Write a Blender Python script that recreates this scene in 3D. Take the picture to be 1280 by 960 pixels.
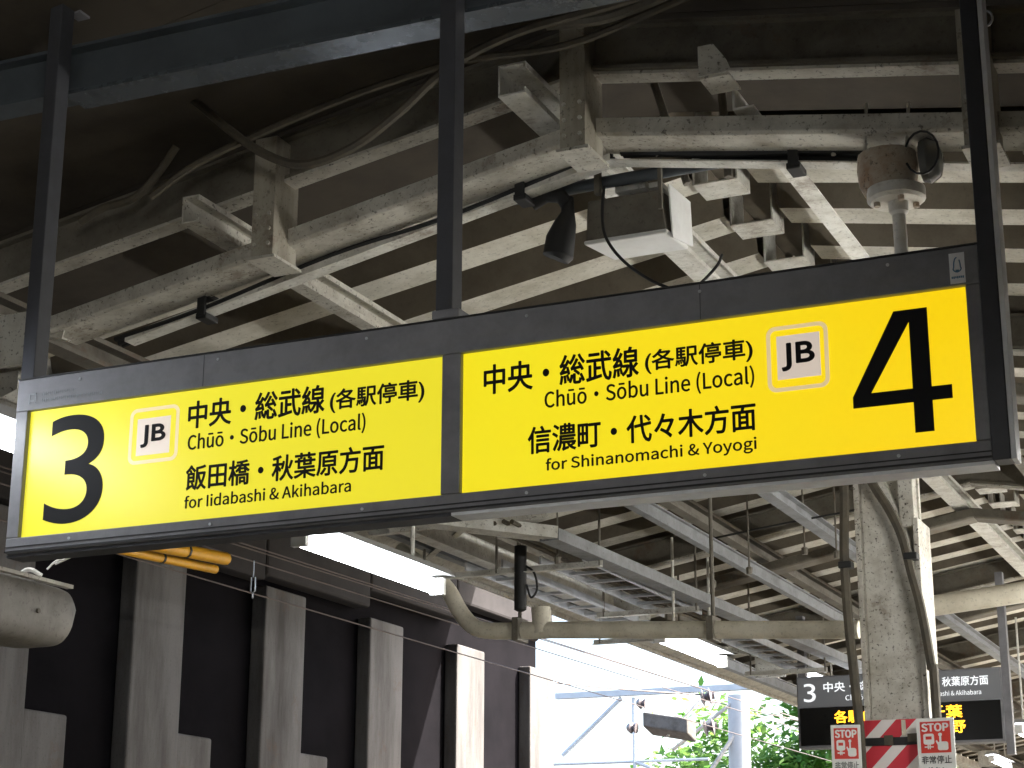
import bpy, bmesh, math, random
from mathutils import Vector, Matrix
random.seed(7)
C = bpy.context.scene
for o in list(bpy.data.objects): bpy.data.objects.remove(o)
COL = C.collection
# ------------------------------------------------------------------ camera
YAW, PIT, ROL = 0.426534, 0.285818, 0.00268
cy, sy = math.cos(YAW), math.sin(YAW)
fh = Vector((-sy, cy, 0)); rr = Vector((cy, sy, 0)); up = Vector((0, 0, 1))
fw = fh*math.cos(PIT) + up*math.sin(PIT); uu = rr.cross(fw)
R2 = rr*math.cos(ROL) + uu*math.sin(ROL); U2 = -rr*math.sin(ROL) + uu*math.cos(ROL)
cam = bpy.data.cameras.new('camera'); co = bpy.data.objects.new('camera', cam); COL.objects.link(co)
m3 = Matrix((R2, U2, -fw)).transposed()
co.matrix_world = m3.to_4x4()
cam.sensor_width = 36; cam.lens = 36*2301.4/1280; cam.clip_start = .05; cam.clip_end = 2000
C.camera = co
# ------------------------------------------------------------------ world, sun, exposure
SUN_EL, SUN_AZ = math.radians(42), math.radians(62)     # sun from the right beyond the daylight end; it strikes the last piers and the trees
w = bpy.data.worlds.new('World'); C.world = w; w.use_nodes = True
nt = w.node_tree; bg = nt.nodes['Background']
sky = nt.nodes.new('ShaderNodeTexSky'); sky.sky_type = 'NISHITA'; sky.sun_disc = False
sky.sun_elevation = SUN_EL; sky.sun_rotation = SUN_AZ
sky.air_density = 1.0; sky.dust_density = 4.0; sky.ozone_density = 1.0
nt.links.new(sky.outputs[0], bg.inputs[0]); bg.inputs[1].default_value = 0.15
sl = bpy.data.lights.new('sun', 'SUN'); sl.energy = 4.0; sl.angle = math.radians(.5); sl.color = (1, .95, .88)
so = bpy.data.objects.new('sun', sl); COL.objects.link(so)
sd = Vector((math.sin(SUN_AZ)*math.cos(SUN_EL), math.cos(SUN_AZ)*math.cos(SUN_EL), math.sin(SUN_EL)))
so.rotation_euler = sd.to_track_quat('Z', 'Y').to_euler()
C.view_settings.view_transform = 'Standard'; C.view_settings.look = 'None'
C.view_settings.exposure = 2.3; C.view_settings.gamma = 1
C.cycles.use_denoising = True
C.cycles.max_bounces = 8; C.cycles.diffuse_bounces = 5

# ------------------------------------------------------------------ materials
def mat(name, col, rough=.6, metal=0., grime=None, amt=.5, scale=6., speck=0., bump=0., streak=False, spec=.4, coat=0., rust=0.):
    m = bpy.data.materials.new(name); m.use_nodes = True
    n = m.node_tree.nodes; l = m.node_tree.links; b = n['Principled BSDF']
    b.inputs['Roughness'].default_value = rough; b.inputs['Metallic'].default_value = metal
    b.inputs['Specular IOR Level'].default_value = spec
    b.inputs['Base Color'].default_value = (*col, 1)
    if grime is None: return m
    g = n.new('ShaderNodeNewGeometry'); mp = n.new('ShaderNodeMapping'); l.new(g.outputs['Position'], mp.inputs[0])
    if streak: mp.inputs['Scale'].default_value = (1, 1, .18)
    t = n.new('ShaderNodeTexNoise'); t.inputs['Scale'].default_value = scale; t.inputs['Detail'].default_value = 9
    t.inputs['Roughness'].default_value = .68; l.new(mp.outputs[0], t.inputs[0])
    r = n.new('ShaderNodeValToRGB'); r.color_ramp.elements[0].position = .42; r.color_ramp.elements[1].position = .68
    l.new(t.outputs[0], r.inputs[0])
    mu = n.new('ShaderNodeMath'); mu.operation = 'MULTIPLY'; mu.inputs[1].default_value = amt; l.new(r.outputs[0], mu.inputs[0])
    mx = n.new('ShaderNodeMix'); mx.data_type = 'RGBA'; mx.inputs[6].default_value = (*col, 1); mx.inputs[7].default_value = (*grime, 1)
    l.new(mu.outputs[0], mx.inputs[0]); out = mx.outputs[2]
    if speck:
        s = n.new('ShaderNodeTexNoise'); s.inputs['Scale'].default_value = 55; s.inputs['Detail'].default_value = 4; s.inputs['Roughness'].default_value = .7
        l.new(g.outputs['Position'], s.inputs[0])
        r2 = n.new('ShaderNodeValToRGB'); r2.color_ramp.elements[0].position = .57; r2.color_ramp.elements[1].position = .66
        l.new(s.outputs[0], r2.inputs[0])
        m2 = n.new('ShaderNodeMath'); m2.operation = 'MULTIPLY'; m2.inputs[1].default_value = speck; l.new(r2.outputs[0], m2.inputs[0])
        x2 = n.new('ShaderNodeMix'); x2.data_type = 'RGBA'; x2.inputs[7].default_value = (.05, .04, .03, 1)
        l.new(m2.outputs[0], x2.inputs[0]); l.new(out, x2.inputs[6]); out = x2.outputs[2]
    if rust:
        s3 = n.new('ShaderNodeTexNoise'); s3.inputs['Scale'].default_value = 2.3; s3.inputs['Detail'].default_value = 12; s3.inputs['Roughness'].default_value = .78
        l.new(g.outputs['Position'], s3.inputs[0])
        r3 = n.new('ShaderNodeValToRGB'); r3.color_ramp.elements[0].position = .56; r3.color_ramp.elements[1].position = .63; l.new(s3.outputs[0], r3.inputs[0])
        m3_ = n.new('ShaderNodeMath'); m3_.operation = 'MULTIPLY'; m3_.inputs[1].default_value = rust; l.new(r3.outputs[0], m3_.inputs[0])
        x3 = n.new('ShaderNodeMix'); x3.data_type = 'RGBA'; x3.inputs[7].default_value = (.13, .075, .04, 1); l.new(m3_.outputs[0], x3.inputs[0]); l.new(out, x3.inputs[6]); out = x3.outputs[2]
    l.new(out, b.inputs['Base Color'])
    if bump:
        bu = n.new('ShaderNodeBump'); bu.inputs['Strength'].default_value = bump; bu.inputs['Distance'].default_value = .01
        l.new(t.outputs[0], bu.inputs['Height']); l.new(bu.outputs[0], b.inputs['Normal'])
    rm = n.new('ShaderNodeMapRange'); rm.inputs[3].default_value = max(.05, rough-.12); rm.inputs[4].default_value = min(1, rough+.15)
    l.new(t.outputs[0], rm.inputs[0]); l.new(rm.outputs[0], b.inputs['Roughness'])
    return m
def emit(name, col, s, base=None):
    m = bpy.data.materials.new(name); m.use_nodes = True
    b = m.node_tree.nodes['Principled BSDF']
    b.inputs['Base Color'].default_value = (*(base or col), 1); b.inputs['Roughness'].default_value = .35
    b.inputs['Emission Color'].default_value = (*col, 1); b.inputs['Emission Strength'].default_value = s
    return m
M = {}
M['steel'] = mat('old_cream_painted_steel', (.56, .54, .475), .55, grime=(.24, .21, .165), amt=.75, scale=5, speck=.8, bump=.25, rust=.55)
M['post'] = mat('old_grey_painted_steel', (.42, .39, .32), .55, grime=(.20, .17, .12), amt=.8, scale=7, speck=.5, bump=.25, streak=True, rust=.55)
M['dark_steel'] = mat('shade_dark_painted_steel', (.17, .155, .125), .65, grime=(.08, .068, .05), amt=.8, scale=4, speck=.4, bump=.2, rust=.55)  # dark paint, doubling as shade on far steelwork and chord webs
M['white_steel'] = mat('cream_white_painted_steel', (.66, .65, .60), .5, grime=(.32, .29, .23), amt=.6, scale=9, speck=.5, bump=.12, rust=.55)
M['pan'] = mat('pale_roof_pan_paint', (.66, .635, .56), .6, grime=(.36, .33, .25), amt=.8, scale=4, speck=.45, rust=.25, bump=.1)
M['deck'] = mat('brown_roof_flute', (.155, .132, .098), .8, grime=(.08, .065, .047), amt=.7, scale=3, speck=.2, bump=.2)  # flute sides and tops set browner than the flat ribs
M['shade'] = mat('shade_brown_roof_board', (.055, .045, .033), .85, grime=(.028, .023, .018), amt=.7, scale=3, bump=.2)  # near roof boards, their colour darkened where the canopy is unlit
M['blue_steel'] = mat('blue_grey_painted_beam', (.075, .088, .10), .42, grime=(.04, .043, .048), amt=.6, scale=4, bump=.1)
M['blue_gloss'] = mat('blue_grey_gloss_flange', (.13, .15, .17), .25, .5, grime=(.06, .07, .08), amt=.5, scale=9, bump=.12)
M['frame'] = mat('charcoal_sign_frame', (.20, .20, .215), .45, grime=(.11, .11, .12), amt=.6, scale=9, bump=.03)
M['bright'] = mat('bright_anodised_trim', (.74, .76, .80), .35, .0, grime=(.50, .51, .54), amt=.5, scale=14)
M['alu'] = mat('silver_aluminium_trim', (.55, .57, .60), .32, .6, grime=(.35, .36, .38), amt=.5, scale=14)
M['black'] = mat('black_rubber', (.018, .018, .018), .55)
M['cable'] = mat('dusty_cable_sheath', (.10, .085, .06), .7, grime=(.05, .045, .04), amt=.7, scale=12)
M['ink'] = mat('sign_ink', (.010, .010, .012), .6, spec=.15)
M['conc'] = mat('board_marked_concrete', (.17, .165, .162), .85, grime=(.065, .06, .056), amt=.95, rust=.3, scale=2.2, speck=.35, bump=.5, streak=True)
M['dark_conc'] = mat('shade_darkened_concrete', (.035, .031, .032), .9, grime=(.018, .017, .018), amt=.7, scale=1.6, bump=.4)  # concrete darkened in colour to stand for the gloom under the deck
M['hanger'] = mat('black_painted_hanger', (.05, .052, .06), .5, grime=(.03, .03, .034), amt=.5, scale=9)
M['service'] = mat('dull_blue_grey_service_steel', (.24, .25, .26), .6, grime=(.12, .12, .12), amt=.7, scale=5, speck=.4)
M['recess'] = mat('black_shade_recess', (.011, .010, .012), .95, grime=(.006, .006, .007), amt=.6, scale=2, spec=.03)  # shade between the piers painted as near-black wall
M['asphalt'] = mat('platform_asphalt', (.42, .41, .38), .8, grime=(.30, .29, .27), amt=.6, scale=3, bump=.4)
M['yellowtile'] = mat('yellow_tactile_tile', (.65, .45, .04), .7, grime=(.4, .3, .08), amt=.5, scale=8)
M['ballast'] = mat('track_ballast', (.12, .10, .085), .95, grime=(.05, .042, .035), amt=.9, scale=22, bump=1.)
M['rail'] = mat('rusty_rail', (.12, .07, .045), .5, .6, grime=(.25, .22, .2), amt=.5, scale=9)
M['pipe'] = mat('cream_drain_pipe', (.68, .64, .53), .45, grime=(.40, .36, .27), amt=.6, scale=5, speck=.3)
M['column'] = mat('mottled_column_paint', (.62, .60, .54), .6, grime=(.34, .31, .25), amt=.8, scale=9, speck=1., bump=.4, rust=.55)
M['housing'] = mat('beige_equipment_housing', (.20, .185, .165), .5, grime=(.09, .08, .065), amt=.8, scale=7, speck=.5)
M['rust'] = mat('rusted_cast_fitting', (.52, .47, .38), .7, grime=(.30, .14, .05), amt=.7, scale=9, speck=.7, bump=.6)
M['porcelain'] = mat('white_porcelain_flange', (.72, .70, .64), .3, grime=(.45, .38, .28), amt=.5, scale=14, speck=.2)
M['lens'] = mat('smoked_plastic_dome', (.12, .12, .11), .12, spec=.8)
M['yellow'] = mat('yellow_cover_plastic', (.85, .42, .02), .4, grime=(.55, .28, .03), amt=.5, scale=12)
M['wire'] = mat('bare_wire', (.16, .13, .12), .5, .5)
M['insul'] = mat('brown_porcelain_insulator', (.20, .17, .17), .25)
M['white'] = mat('white_board', (.80, .80, .78), .45, grime=(.62, .61, .58), amt=.4, scale=12)
M['red'] = mat('red_print', (.62, .045, .03), .45)
M['sticker'] = mat('white_sticker', (.80, .80, .82), .4, grime=(.68, .68, .70), amt=.4, scale=30)
M['stickerblue'] = mat('blue_print', (.10, .22, .34), .5)
M['grey_print'] = mat('faded_grey_lettering', (.22, .24, .25), .5)
M['header'] = emit('display_header_face', (.10, .105, .11), .12, (.12, .12, .125))
M['header_text'] = emit('display_header_lettering', (.85, .9, .95), .2, (.8, .8, .8))
M['led_bg'] = mat('black_display_glass', (.01, .01, .01), .2)
M['led'] = emit('orange_led', (1, .42, .02), .7)
M['badge_w'] = emit('badge_white_backlit', (.80, .66, .55), .125, (.7, .66, .62))
M['badge_ring'] = emit('badge_ring_backlit', (.86, .64, .30), .13, (.7, .66, .5))
M['tube'] = emit('fluorescent_tube', (.88, .93, 1.), 6.)
M['tube_warm'] = emit('fluorescent_tube_warm', (1., .982, .93), 38.)
M['tube_dim'] = emit('dim_fluorescent_tube', (.88, .93, 1.), 2.6)  # weaker tubes for the rear left row, keeping the upper left dark
M['hood'] = mat('dusty_enamel_reflector', (.30, .30, .29), .5, grime=(.22, .21, .19), amt=.4, scale=10)
M['pole'] = mat('galvanised_mast', (.62, .66, .68), .5, .0, grime=(.48, .51, .53), amt=.5, scale=5)
M['bark'] = mat('tree_bark', (.10, .075, .05), .9, grime=(.05, .04, .03), amt=.7, scale=14, bump=.5)
def yellow_face(name, ca, cb, x0, x1, s):
    m = emit(name, ca, s); n = m.node_tree.nodes; l = m.node_tree.links; b = n['Principled BSDF']
    g = n.new('ShaderNodeNewGeometry'); se = n.new('ShaderNodeSeparateXYZ'); l.new(g.outputs['Position'], se.inputs[0])
    mr = n.new('ShaderNodeMapRange'); mr.inputs[1].default_value = x0; mr.inputs[2].default_value = x1; l.new(se.outputs[0], mr.inputs[0])
    no = n.new('ShaderNodeTexNoise'); no.inputs['Scale'].default_value = 5; l.new(g.outputs['Position'], no.inputs[0])
    ad = n.new('ShaderNodeMath'); ad.operation = 'MULTIPLY_ADD'; ad.inputs[1].default_value = .5; l.new(no.outputs[0], ad.inputs[0])
    su = n.new('ShaderNodeMath'); su.operation = 'SUBTRACT'; su.inputs[1].default_value = .25; l.new(mr.outputs[0], su.inputs[0]); l.new(su.outputs[0], ad.inputs[2])
    mx = n.new('ShaderNodeMix'); mx.data_type = 'RGBA'; mx.inputs[6].default_value = (*ca, 1); mx.inputs[7].default_value = (*cb, 1)
    l.new(ad.outputs[0], mx.inputs[0]); l.new(mx.outputs[2], b.inputs['Emission Color']); b.inputs['Base Color'].default_value = (.55, .45, .02, 1)
    return m
M['face3'] = yellow_face('backlit_lemon_yellow_acrylic', (.62, .60, .035), (.66, .58, .02), -3.6, -2.3, .21)
M['face4'] = yellow_face('backlit_golden_yellow_acrylic', (.70, .60, .010), (.82, .55, .002), -2.1, -.8, .22)
def leafmat(name, a, b_):
    m = bpy.data.materials.new(name); m.use_nodes = True
    n = m.node_tree.nodes; l = m.node_tree.links; b = n['Principled BSDF']
    g = n.new('ShaderNodeNewGeometry'); mx = n.new('ShaderNodeMix'); mx.data_type = 'RGBA'
    mx.inputs[6].default_value = (*a, 1); mx.inputs[7].default_value = (*b_, 1); l.new(g.outputs['Random Per Island'], mx.inputs[0])
    l.new(mx.outputs[2], b.inputs['Base Color']); b.inputs['Roughness'].default_value = .55
    tr = n.new('ShaderNodeBsdfTranslucent'); l.new(mx.outputs[2], tr.inputs[0]); ms = n.new('ShaderNodeMixShader'); ms.inputs[0].default_value = .5
    l.new(b.outputs[0], ms.inputs[1]); l.new(tr.outputs[0], ms.inputs[2]); l.new(ms.outputs[0], n['Material Output'].inputs[0])
    return m
M['leaf'] = leafmat('broad_leaf', (.09, .24, .045), (.28, .44, .11))
def stripes(name):
    m = mat(name, (.8, .8, .78), .45); n = m.node_tree.nodes; l = m.node_tree.links; b = n['Principled BSDF']
    g = n.new('ShaderNodeNewGeometry'); se = n.new('ShaderNodeSeparateXYZ'); l.new(g.outputs['Position'], se.inputs[0])
    a = n.new('ShaderNodeMath'); a.operation = 'SUBTRACT'; l.new(se.outputs[2], a.inputs[0]); l.new(se.outputs[0], a.inputs[1])
    k = n.new('ShaderNodeMath'); k.operation = 'MULTIPLY_ADD'; k.inputs[1].default_value = 5.6; k.inputs[2].default_value = .30; l.new(a.outputs[0], k.inputs[0])
    f = n.new('ShaderNodeMath'); f.operation = 'FRACT'; l.new(k.outputs[0], f.inputs[0])
    c = n.new('ShaderNodeMath'); c.operation = 'GREATER_THAN'; c.inputs[1].default_value = .42; l.new(f.outputs[0], c.inputs[0])
    mx = n.new('ShaderNodeMix'); mx.data_type = 'RGBA'; mx.inputs[6].default_value = (.78, .74, .72, 1); mx.inputs[7].default_value = (.60, .04, .06, 1)
    l.new(c.outputs[0], mx.inputs[0]); l.new(mx.outputs[2], b.inputs['Base Color']); return m
M['stripe'] = stripes('red_white_hazard_print')

# ------------------------------------------------------------------ mesh helpers
class MB:
    def __init__(s): s.v = []; s.f = []; s.m = []; s.cuts = []
    def poly(s, pts, faces, mi=0):
        s.cuts.append((len(s.v), len(s.f))); k = len(s.v); s.v += [tuple(p) for p in pts]; s.f += [tuple(k+i for i in f) for f in faces]; s.m += [mi]*len(faces); return s
    def box(s, x0, x1, y0, y1, z0, z1, mi=0):
        p = [(x, y, z) for z in (z0, z1) for y in (y0, y1) for x in (x0, x1)]
        return s.poly(p, [(0, 2, 3, 1), (4, 5, 7, 6), (0, 1, 5, 4), (2, 6, 7, 3), (0, 4, 6, 2), (1, 3, 7, 5)], mi)
    def ext(s, prof, a, b, u=(0, 0, 1), mi=0, vertical_cut=False):
        """extrude the outline prof [(side, up)...] from a to b"""
        a = Vector(a); b = Vector(b); d = (b-a).normalized(); u = Vector(u); sd_ = d.cross(u).normalized()
        u2 = u if vertical_cut else sd_.cross(d)
        n = len(prof); pts = [p + sd_*q[0] + u2*q[1] for p in (a, b) for q in prof]
        fs = [(i, (i+1) % n, n+(i+1) % n, n+i) for i in range(n)]
        fs += [tuple(range(n-1, -1, -1)), tuple(range(n, 2*n))]
        return s.poly(pts, fs, mi)
    def tube(s, path, r, n=8, mi=0, caps=True):
        path = [Vector(p) for p in path]; rs = r if isinstance(r, (list, tuple)) else [r]*len(path)
        s.cuts.append((len(s.v), len(s.f))); k = len(s.v); prev = None
        for i, p in enumerate(path):
            d = (path[min(i+1, len(path)-1)] - path[max(i-1, 0)]).normalized()
            ref = prev if prev is not None else (Vector((0, 0, 1)) if abs(d.z) < .9 else Vector((1, 0, 0)))
            sx = d.cross(ref).normalized(); ux = sx.cross(d).normalized(); prev = ux
            for j in range(n):
                t = 2*math.pi*j/n; s.v.append(tuple(p + sx*math.cos(t)*rs[i] + ux*math.sin(t)*rs[i]))
        for i in range(len(path)-1):
            for j in range(n):
                s.f.append((k+i*n+j, k+i*n+(j+1) % n, k+(i+1)*n+(j+1) % n, k+(i+1)*n+j)); s.m.append(mi)
        if caps:
            s.f.append(tuple(range(k+n-1, k-1, -1))); s.m.append(mi)
            e = k+(len(path)-1)*n; s.f.append(tuple(range(e, e+n))); s.m.append(mi)
        return s
    def each(s, name, mats, parent=None, **k):
        s.cuts.append(None); cuts = s.cuts[:-1]; out = []
        for i, (v0, f0) in enumerate(cuts):
            v1, f1 = cuts[i+1] if i+1 < len(cuts) else (len(s.v), len(s.f))
            q = MB(); q.v = s.v[v0:v1]; q.f = [tuple(a-v0 for a in f) for f in s.f[f0:f1]]; q.m = s.m[f0:f1]
            out.append(q.obj(name, mats, parent, **k))
        return out
    def obj(s, name, mats, parent=None, bevel=0, smooth=False, label=None):
        me = bpy.data.meshes.new(name); me.from_pydata(s.v, [], s.f); me.validate()
        for q in (mats if isinstance(mats, (list, tuple)) else [mats]): me.materials.append(M[q])
        if len(me.polygons) == len(s.m): me.polygons.foreach_set('material_index', s.m)
        bm = bmesh.new(); bm.from_mesh(me); bmesh.ops.recalc_face_normals(bm, faces=bm.faces); bm.to_mesh(me); bm.free()
        o = bpy.data.objects.new(name, me); COL.objects.link(o)
        if smooth:
            me.polygons.foreach_set('use_smooth', [True]*len(me.polygons))
            me.set_sharp_from_angle(angle=math.radians(40))
        if bevel:
            md = o.modifiers.new('b', 'BEVEL'); md.width = bevel; md.segments = 2; md.limit_method = 'ANGLE'
        if parent is not None:
            o.parent = parent; o.matrix_parent_inverse = Matrix.Translation(parent.location).inverted()
        if label: o['label'] = label
        return o
def thing(name, label, cat, loc, group=None):
    o = bpy.data.objects.new(name, None); o.empty_display_size = .1; COL.objects.link(o); o.location = loc
    o['label'] = label; o['category'] = cat
    if group: o['group'] = group
    return o
def tag(o, label=None, cat=None, group=None, kind=None):
    for k, v in (('label', label), ('category', cat), ('group', group), ('kind', kind)):
        if v: o[k] = v
    return o
def struct(o): o['kind'] = 'structure'; return o
def copy_tree(root, delta, label=None):
    r = root.copy(); COL.objects.link(r); r.location = root.location + Vector(delta)
    if label: r['label'] = label
    for ch in list(root.children):
        c = ch.copy(); COL.objects.link(c); c.parent = r
        for g in list(ch.children):
            d = g.copy(); COL.objects.link(d); d.parent = c
    return r
def spline(pts, k=6):
    P = [Vector(p) for p in pts]; P = [P[0]*2-P[1]] + P + [P[-1]*2-P[-2]]; out = []
    for i in range(1, len(P)-2):
        for j in range(k):
            t = j/k; a, b, c, d = P[i-1:i+3]
            out.append(.5*((2*b)+(-a+c)*t+(2*a-5*b+4*c-d)*t*t+(-a+3*b-3*c+d)*t*t*t))
    out.append(P[-2]); return out
def I_prof(w, h, tf=.012, tw=.009):
    a, b = w/2, h/2; t = tw/2
    return [(-a, -b), (a, -b), (a, -b+tf), (t, -b+tf), (t, b-tf), (a, b-tf), (a, b), (-a, b), (-a, b-tf), (-t, b-tf), (-t, -b+tf), (-a, -b+tf)]
def C_prof(w, h, t=.006, lip=.02, flip=1):
    # open to +side ; web at -side
    p = [(-w/2, -h/2), (w/2, -h/2), (w/2, -h/2+lip), (w/2-t, -h/2+lip), (w/2-t, -h/2+t), (-w/2+t, -h/2+t), (-w/2+t, h/2-t), (w/2-t, h/2-t), (w/2-t, h/2-lip), (w/2, h/2-lip), (w/2, h/2), (-w/2, h/2)]
    return [(x*flip, y) for x, y in p]
def L_prof(w, h, t=.006, sx=1): return [(0, 0), (w*sx, 0), (w*sx, t), (t*sx, t), (t*sx, h), (0, h)]
def R_prof(w, h): return [(-w/2, -h/2), (w/2, -h/2), (w/2, h/2), (-w/2, h/2)]
try:   # the sans face that ships with Blender itself; without it the built-in font is used
    import os
    LATIN = bpy.data.fonts.load(os.path.join(bpy.utils.system_resource('DATAFILES'), 'fonts', 'Noto Sans CJK Regular.woff2'))
except Exception: LATIN = None
def text(name, body, x0, x1, z0, z1, y, m, parent, bold=0., shear_z=0., label=None, depth=.0015):
    """lettering fitted into the rectangle x0..x1, z0..z1 of a plane facing the platform (-Y)"""
    cu = bpy.data.curves.new('t', 'FONT'); cu.body = body
    if LATIN and len(body) > 2 and all(ord(ch) < 0x3000 for ch in body): cu.font = LATIN
    cu.size = 1; cu.extrude = 0
    cu.resolution_u = 12 if len(body) <= 2 else 4
    t = bpy.data.objects.new('t', cu); COL.objects.link(t); bpy.context.view_layer.update()
    me = bpy.data.meshes.new_from_object(t.evaluated_get(bpy.context.evaluated_depsgraph_get()))
    bpy.data.objects.remove(t)
    xs = [v.co.x for v in me.vertices]; ys = [v.co.y for v in me.vertices]
    a, b, c, d = min(xs), max(xs), min(ys), max(ys)
    for v in me.vertices:
        fx = (v.co.x-a)/(b-a)
        v.co = (x0+(x1-x0)*fx, y, z0+(z1-z0)*(v.co.y-c)/(d-c)+shear_z*fx)
    bm = bmesh.new(); bm.from_mesh(me)
    bm.normal_update()
    d_ = bold*min(1, (z1-z0)/.08)*.1 if bold else 0
    if d_:
        base = bm.faces[:]
        for q, (sx, sz) in enumerate(((-d_, 0), (d_, 0), (0, -d_), (0, d_), (-d_*.7, d_*.7), (d_*.7, -d_*.7), (d_*.7, d_*.7), (-d_*.7, -d_*.7))):
            rr_ = bmesh.ops.duplicate(bm, geom=base)
            bmesh.ops.translate(bm, verts=[g for g in rr_['geom'] if isinstance(g, bmesh.types.BMVert)], vec=(sx, -.00006*(q+1), sz))
    r = bmesh.ops.extrude_face_region(bm, geom=bm.faces[:])
    bmesh.ops.translate(bm, verts=[g for g in r['geom'] if isinstance(g, bmesh.types.BMVert)], vec=(0, -depth, 0))
    bm.to_mesh(me); bm.free()
    me.materials.clear(); me.materials.append(M[m])
    o = bpy.data.objects.new(name, me); COL.objects.link(o)
    for p in me.polygons: p.material_index = 0; p.use_smooth = False
    if parent is not None: o.parent = parent; o.matrix_parent_inverse = Matrix.Translation(parent.matrix_world.translation if parent.type != 'EMPTY' else parent.location).inverted()
    if label: o['label'] = label
    return o
def subobj(mb, name, m, part, root, **k):
    """a sub-part: child of a part; geometry is given in world coordinates"""
    o = mb.obj(name, m, None, **k); o.parent = part; o.matrix_parent_inverse = Matrix.Translation(root.location).inverted() if part.type == 'EMPTY' else Matrix.Identity(4)
    return o

XR = -2.246; SL = .17            # ridge line, roof slope
def rz(x, z0): return z0 - SL*abs(x-XR)

# ================================================================== SETTING
struct(MB().box(-300, 300, -100, 600, -3.2, -2.7).obj('ground', 'ballast'))
pl = MB().box(-5.25, .75, -14, 70, -2.9, -1.62).obj('platform', 'asphalt'); struct(pl)
for x in (-4.35, -.45):
    struct(MB().box(x, x+.3, -14, 70, -1.616, -1.608).obj('tactile_strip', 'yellowtile'))
for x in (-5.25, .55):
    struct(MB().box(x, x+.2, -14, 70, -1.616, -1.606).obj('platform_edge', 'conc'))
for x in (-7.9, -6.83, 2.3, 3.37):
    struct(MB().ext(I_prof(.07, .15, .03, .02), (x, -14, -2.56), (x, 70, -2.56)).obj('rail', 'rail'))
# concrete deck of the overbuild and the added end wall
ov = MB().box(-11, 8.6, -16, 19.2, 4.55, 5.3).obj('overhead_concrete_deck', 'dark_conc'); struct(ov)
for y in range(-14, 17, 4):
    b = MB().box(-9.6, 6.8, y, y+.5, 3.95, 4.548).obj('deck_beam', 'dark_conc'); struct(b)
struct(MB().box(-11, 8.6, -16.6, -16.01, -3, 5.3).obj('daylight_block_wall', 'dark_conc'))  # unseen, added to keep daylight behind the camera off near faces
# left retaining wall with piers
rw = thing('retaining_wall', 'shade-dark concrete retaining wall with pale piers along the left track', 'wall', (-9.6, 4, -2.7))
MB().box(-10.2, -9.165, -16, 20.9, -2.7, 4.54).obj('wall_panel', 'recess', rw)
for k in range(-8, 6):
    y0 = 10.36+2.0*k
    pr = MB()
    pr.box(-9.16, -9.0, y0, y0+.72, -2.7, 3.0+.0)
    pr.box(-9.16, -9.02, y0+.72, y0+1.25, -2.7, 1.54)
    pr.obj('pier', 'conc', rw, bevel=.02)
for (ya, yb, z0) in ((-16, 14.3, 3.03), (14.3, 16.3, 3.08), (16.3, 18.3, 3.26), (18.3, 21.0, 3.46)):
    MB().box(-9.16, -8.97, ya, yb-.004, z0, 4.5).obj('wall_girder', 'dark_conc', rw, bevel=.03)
# unseen wall added beyond track four to block light from the right
rw2 = thing('retaining_wall', 'dark concrete wall added out of view on the right to block light', 'wall', (6.6, 4, -2.7))
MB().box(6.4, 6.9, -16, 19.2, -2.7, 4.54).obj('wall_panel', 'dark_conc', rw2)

# ================================================================== CANOPY ROOF
roof = thing('canopy_roof', 'folded-plate platform canopy roof with pale ribs and brown flutes', 'roof', (XR, 20, 3.1))
P0, PITCH, BW = 7.05-.525, .525, .20
def fold(side):
    mb = MB(); xe = -5.7 if side < 0 else 1.25; x0 = XR+.13*side
    za, zb = 3.14-SL*.13, rz(xe, 3.14); D = .15
    def strip(y0, dz0, y1, dz1, mi, th=.006):
        p = []
        for (x, z) in ((x0, za), (xe, zb)):
            p += [(x, y0, z+dz0), (x, y1, z+dz1), (x, y1, z+dz1+th), (x, y0, z+dz0+th)]
        mb.poly(p, [(0, 1, 2, 3), (7, 6, 5, 4), (0, 4, 5, 1), (1, 5, 6, 2), (2, 6, 7, 3), (3, 7, 4, 0)], mi)
    strip(0, 0, BW, 0, 0); strip(BW, 0, BW+.05, D, 1); strip(BW+.05, D, PITCH-.05, D, 1); strip(PITCH-.05, D, PITCH, 0, 1)
    return mb
meL = fold(-1); meR = fold(1)
for side, mbf in ((-1, meL), (1, meR)):
    first = None
    for k in range(0, 88):
        y = P0 + PITCH*k
        if first is None:
            first = mbf.obj('roof_panel', ['pan', 'deck'], roof); first.matrix_parent_inverse = Matrix.Identity(4)
            o = first
        else:
            o = first.copy(); COL.objects.link(o)
        o.location = Vector((0, y, 0)) - roof.location
for side in (-1, 1):
    xe = -5.7 if side < 0 else 1.25; fb = None
    for k in range(0, 23):
        y = 6.50-.9*(k+1)
        if fb is None:
            fb = MB().ext([(-.448, 0), (.448, 0), (.448, .03), (-.448, .03)], (XR, 0, 3.16), (xe, 0, rz(xe, 3.16)), vertical_cut=True).obj('roof_board', 'shade', roof); fb.matrix_parent_inverse = Matrix.Identity(4); o = fb
        else: o = fb.copy(); COL.objects.link(o)
        o.location = Vector((0, y+.45, 0)) - roof.location
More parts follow.
